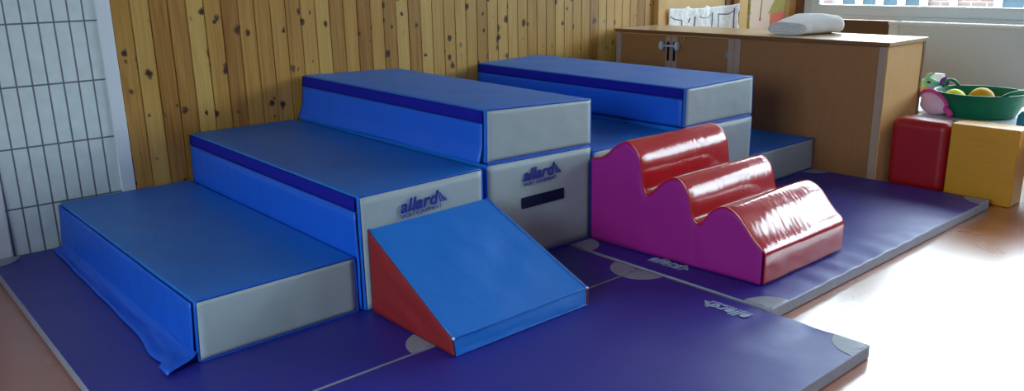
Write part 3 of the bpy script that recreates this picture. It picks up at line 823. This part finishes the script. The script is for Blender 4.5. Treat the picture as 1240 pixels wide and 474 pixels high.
bm = bmesh.new(); tube(bm, [(5.155, YB-.030, lerp(.35, 1.9, k/20)) for k in range(21)], .019, 10); bm_obj('strip', bm, M['olive'], gl, smooth=True)
bm = bmesh.new(); tube(bm, [(5.155+.024*math.cos(k*.35), YB-.030+.022*math.sin(k*.35), lerp(.36, 1.85, k/230)) for k in range(231)], .005, 6); bm_obj('ribbon', bm, M['rope'], gl, smooth=True)

# ------------------------------------------------------------------ red and yellow foam blocks
def foam(label, x0, x1, y0, y1, z1, m, r, seed):
    bm = softbox(c8(x0, x1, y1, y0, 0.0, z1), (1,1,1), 0, 0, seed)
    o = bm_obj('foam_block', bm, m, smooth=True, bevel=r, segs=5)
    tag(o, label, 'foam block', None); return o
foam('upright red foam block with rounded edges beside the cabinet end', 3.615, 3.77, -1.893, -2.196, .382, M['red'], .046, 31)
foam('upright yellow foam block at the right edge, right of the red block', 3.615, 3.77, -2.203, -2.520, .388, M['yellow'], .008, 32)

# low white table with the toys
tb = thing('low_table', 'low white table behind the red and yellow blocks', 'table', (4.15,-2.4,0))
bm = bmesh.new(); P_ = [(3.79,-2.95),(4.55,-2.95),(4.55,-1.35),(4.02,-1.35),(4.02,-1.90),(3.79,-1.90)]
lo = [bm.verts.new((x, y, .338)) for x, y in P_]; hi = [bm.verts.new((x, y, .362)) for x, y in P_]
bm.faces.new(lo[::-1]); bm.faces.new(hi)
for i in range(6): bm.faces.new((lo[i], lo[(i+1) % 6], hi[(i+1) % 6], hi[i]))
bm_obj('tabletop', bm, M['white'], tb, bevel=.004)
for x, y in ((3.83,-1.94), (3.83,-2.91), (4.51,-2.91), (4.51,-1.39), (4.06,-1.39)):
    mkbox('leg', x-.02, x+.02, y-.02, y+.02, 0, .338, M['white'], tb, bevel=.003)
TZ = .3635
tc_ = (4.10, -2.150)
tu = thing('rubber_tub', 'wide shallow green flexible tub with looped handles holding two balls', 'tub', (tc_[0], tc_[1], TZ))
bm = bmesh.new(); RR, RB, H = .224, .186, .134
lathe(bm, [(0,TZ),(RB-.01,TZ),(RB,TZ+.006),(lerp(RB,RR,.5)+.006,TZ+H*.5),(RR-.001,TZ+H*.93),(RR+.004,TZ+H*.95),(RR+.005,TZ+H),(RR-.004,TZ+H),(RR-.008,TZ+H*.92),(lerp(RB,RR,.5),TZ+H*.5),(RB-.008,TZ+.012),(0,TZ+.012)], tc_[0], tc_[1], 64)
bm_obj('bowl', bm, M['tub'], tu, smooth=True)
def tub_handle(a0, a1, h, out):
    bm = bmesh.new(); pts = []
    for k in range(25):
        t = k/24; a = lerp(a0, a1, t); r = RR+out*math.sin(PI*t)
        pts.append((tc_[0]+r*math.cos(a), tc_[1]+r*math.sin(a), TZ+H-.006+h*math.sin(PI*t)**.7))
    tube(bm, pts, [.009]*25, 10); bm_obj('handle', bm, M['tub'], tu, smooth=True)
vd = math.atan2(tc_[1]+3.819, tc_[0]+.773)       # direction camera to tub
tub_handle(vd+math.radians(30), vd+math.radians(58), .040, .005)
tub_handle(vd-math.radians(152), vd-math.radians(98), .030, .01)
def ball(label, c, r, m):
    bm = bmesh.new(); blob(bm, c, (r,r,r), 32); o = bm_obj('ball', bm, m, smooth=True); tag(o, label, 'ball', 'balls in the green tub'); return o
ball('larger orange-yellow ball in the green tub', (tc_[0]+.015, tc_[1]-.005, TZ+.0135+.068), .068, M['ballo'])
ball('smaller lemon-yellow ball in the green tub', (tc_[0]-.02, tc_[1]+.122, TZ+.0135+.060), .060, M['bally'])
# plush toys
pk = thing('plush_toy', 'pale pink plush with magenta trim and foot, in front left of the tub', 'plush toy', (3.95,-1.98,TZ))
def pk_pt(l, w, h):     # local: along the toy towards its foot, across, up
    ax = Vector((-.50,-.866,0)); cr_ = Vector((.866,-.50,0))
    return Vector((3.962,-1.975,TZ))+ax*l+cr_*w+Vector((0,0,h))
bm = bmesh.new(); blob(bm, (0,0,0), (.105,.050,.050), 28, .06, 3)
for v in bm.verts: v.co = pk_pt(v.co.x, v.co.y, v.co.z+.050-.16*v.co.x*(1 if v.co.z > 0 else .0)+(.02*(v.co.z > 0)))
bm_obj('body', bm, M['ptoy'], pk, smooth=True)
bm = bmesh.new(); tube(bm, [pk_pt(.108*math.cos(t), -.012, .072+.056*math.sin(t)-.155*.108*math.cos(t)) for t in [PI*(.02+.95*k/16) for k in range(17)]], .010, 10)
bm_obj('back_trim', bm, M['mtoy'], pk, smooth=True)
bm = bmesh.new(); tube(bm, [pk_pt(.095,-.01,.050), pk_pt(.125,-.012,.034), pk_pt(.150,-.014,.018)], [.013,.018,.014], 12); bm_obj('foot', bm, M['mtoy'], pk, smooth=True)
gp = thing('plush_dragon', 'mint green plush toy with violet ear, propped on the table behind the pink plush', 'plush toy', (4.28,-1.85,TZ))
X0, Y0 = 4.20, -1.915
bm = bmesh.new(); blob(bm, (X0, Y0+.045, TZ+.060), (.05,.06,.065), 20, .1, 5); bm_obj('body', bm, M['vtoy'], gp, smooth=True)
bm = bmesh.new(); blob(bm, (X0-.01, Y0+.075, TZ+.125), (.05,.062,.045), 22, .1, 6); bm_obj('head', bm, M['gtoy'], gp, smooth=True)
bm = bmesh.new(); blob(bm, (X0-.04, Y0+.078, TZ+.105), (.03,.032,.030), 16, .1, 7); bm_obj('muzzle', bm, M['ytoy'], gp, smooth=True)
bm = bmesh.new(); blob(bm, (X0-.052, Y0+.062, TZ+.150), (.010,.011,.008), 12); bm_obj('eye', bm, M['black'], gp, smooth=True)
bm = bmesh.new(); blob(bm, (X0+.0, Y0-.005, TZ+.150), (.020,.026,.030), 14, .15, 9); bm_obj('ear', bm, M['vtoy'], gp, smooth=True)
bm = bmesh.new(); tube(bm, [(X0,Y0+.09,TZ+.16),(X0,Y0+.085,TZ+.185),(X0-.01,Y0+.05,TZ+.20)], [.018,.012,.003], 8); bm_obj('crest', bm, M['gtoy'], gp, smooth=True)
bm = bmesh.new(); blob(bm, (X0-.045, Y0+.03, TZ+.035), (.024,.024,.035), 14, .1, 4); bm_obj('paw', bm, M['gtoy'], gp, smooth=True)
bx = mkbox('picture_block', 4.36, 4.41, -1.84, -1.76, TZ, TZ+.175, M['cloth'], bevel=.004); tag(bx, 'small pale box standing behind the mint green plush', 'box')
bm = bmesh.new(); lathe(bm, [(0,TZ),(.040,TZ),(.046,TZ+.01),(.044,TZ+.055),(.030,TZ+.075),(.016,TZ+.082),(0,TZ+.084)], 3.90, -2.456, 28)
o = bm_obj('toy_pot', bm, M['teal'], smooth=True); tag(o, 'teal plastic toy pot at the right frame edge on the white table', 'toy')

# ------------------------------------------------------------------ light
W = bpy.data.worlds.new('World'); bpy.context.scene.world = W; W.use_nodes = True
bg = W.node_tree.nodes['Background']; bg.inputs[0].default_value = (.70,.89,1.0,1); bg.inputs[1].default_value = 14.0
wn = W.node_tree; wt_ = wn.nodes.new('ShaderNodeTexCoord'); ws_ = wn.nodes.new('ShaderNodeSeparateXYZ'); wn.links.new(wt_.outputs['Generated'], ws_.inputs[0])
wn.links.new(ramp(wn, math_n(wn, 'ADD', math_n(wn, 'MULTIPLY', ws_.outputs[2], .5), .5), [(.49, (.05,.06,.07,1)), (.51, (.70,.89,1,1)), (1, (.80,.93,1,1))]), bg.inputs[0])
def portal(nm, loc, rot, sx, sy):
    l = bpy.data.lights.new(nm, 'AREA'); l.shape = 'RECTANGLE'; l.size = sx; l.size_y = sy; l.cycles.is_portal = True
    o = bpy.data.objects.new(nm, l); C.objects.link(o); o.location = loc; o.rotation_euler = rot
portal('daylight_portal_right', (XR+.12, -3.05, 1.745), (0, PI/2, 0), 1.95, 6.2)
portal('fill_portal_left', (XL-.12, -3.1, 1.775), (0, -PI/2, 0), 1.6, 2.2)  # serves the added fill window in the left wall

# ------------------------------------------------------------------ camera
cam = bpy.data.cameras.new('camera'); co = bpy.data.objects.new('camera', cam); C.objects.link(co)
yaw, pitch, roll, f = .714756, .26947, -.01746, 984.763
YAW = dict(yaw=yaw)
cyw, syw = math.cos(yaw), math.sin(yaw); cp, s_p = math.cos(pitch), math.sin(pitch)
fwd = Vector((syw*cp, cyw*cp, -s_p)); right = Vector((cyw, -syw, 0)); up = right.cross(fwd)
c_, s_ = math.cos(roll), math.sin(roll)
r2 = right*c_+up*s_; u2 = up*c_-right*s_
co.matrix_world = Matrix(((r2.x,u2.x,-fwd.x,-.7731),(r2.y,u2.y,-fwd.y,-3.8192),(r2.z,u2.z,-fwd.z,1.1756),(0,0,0,1)))
cam.sensor_width = 36; cam.lens = 36*f/1240; cam.clip_start = .05
sc = bpy.context.scene; sc.camera = co
vs = sc.view_settings; vs.view_transform = 'Standard'; vs.look = 'None'; vs.gamma = 1; vs.exposure = 0.18; vs.use_curve_mapping = False
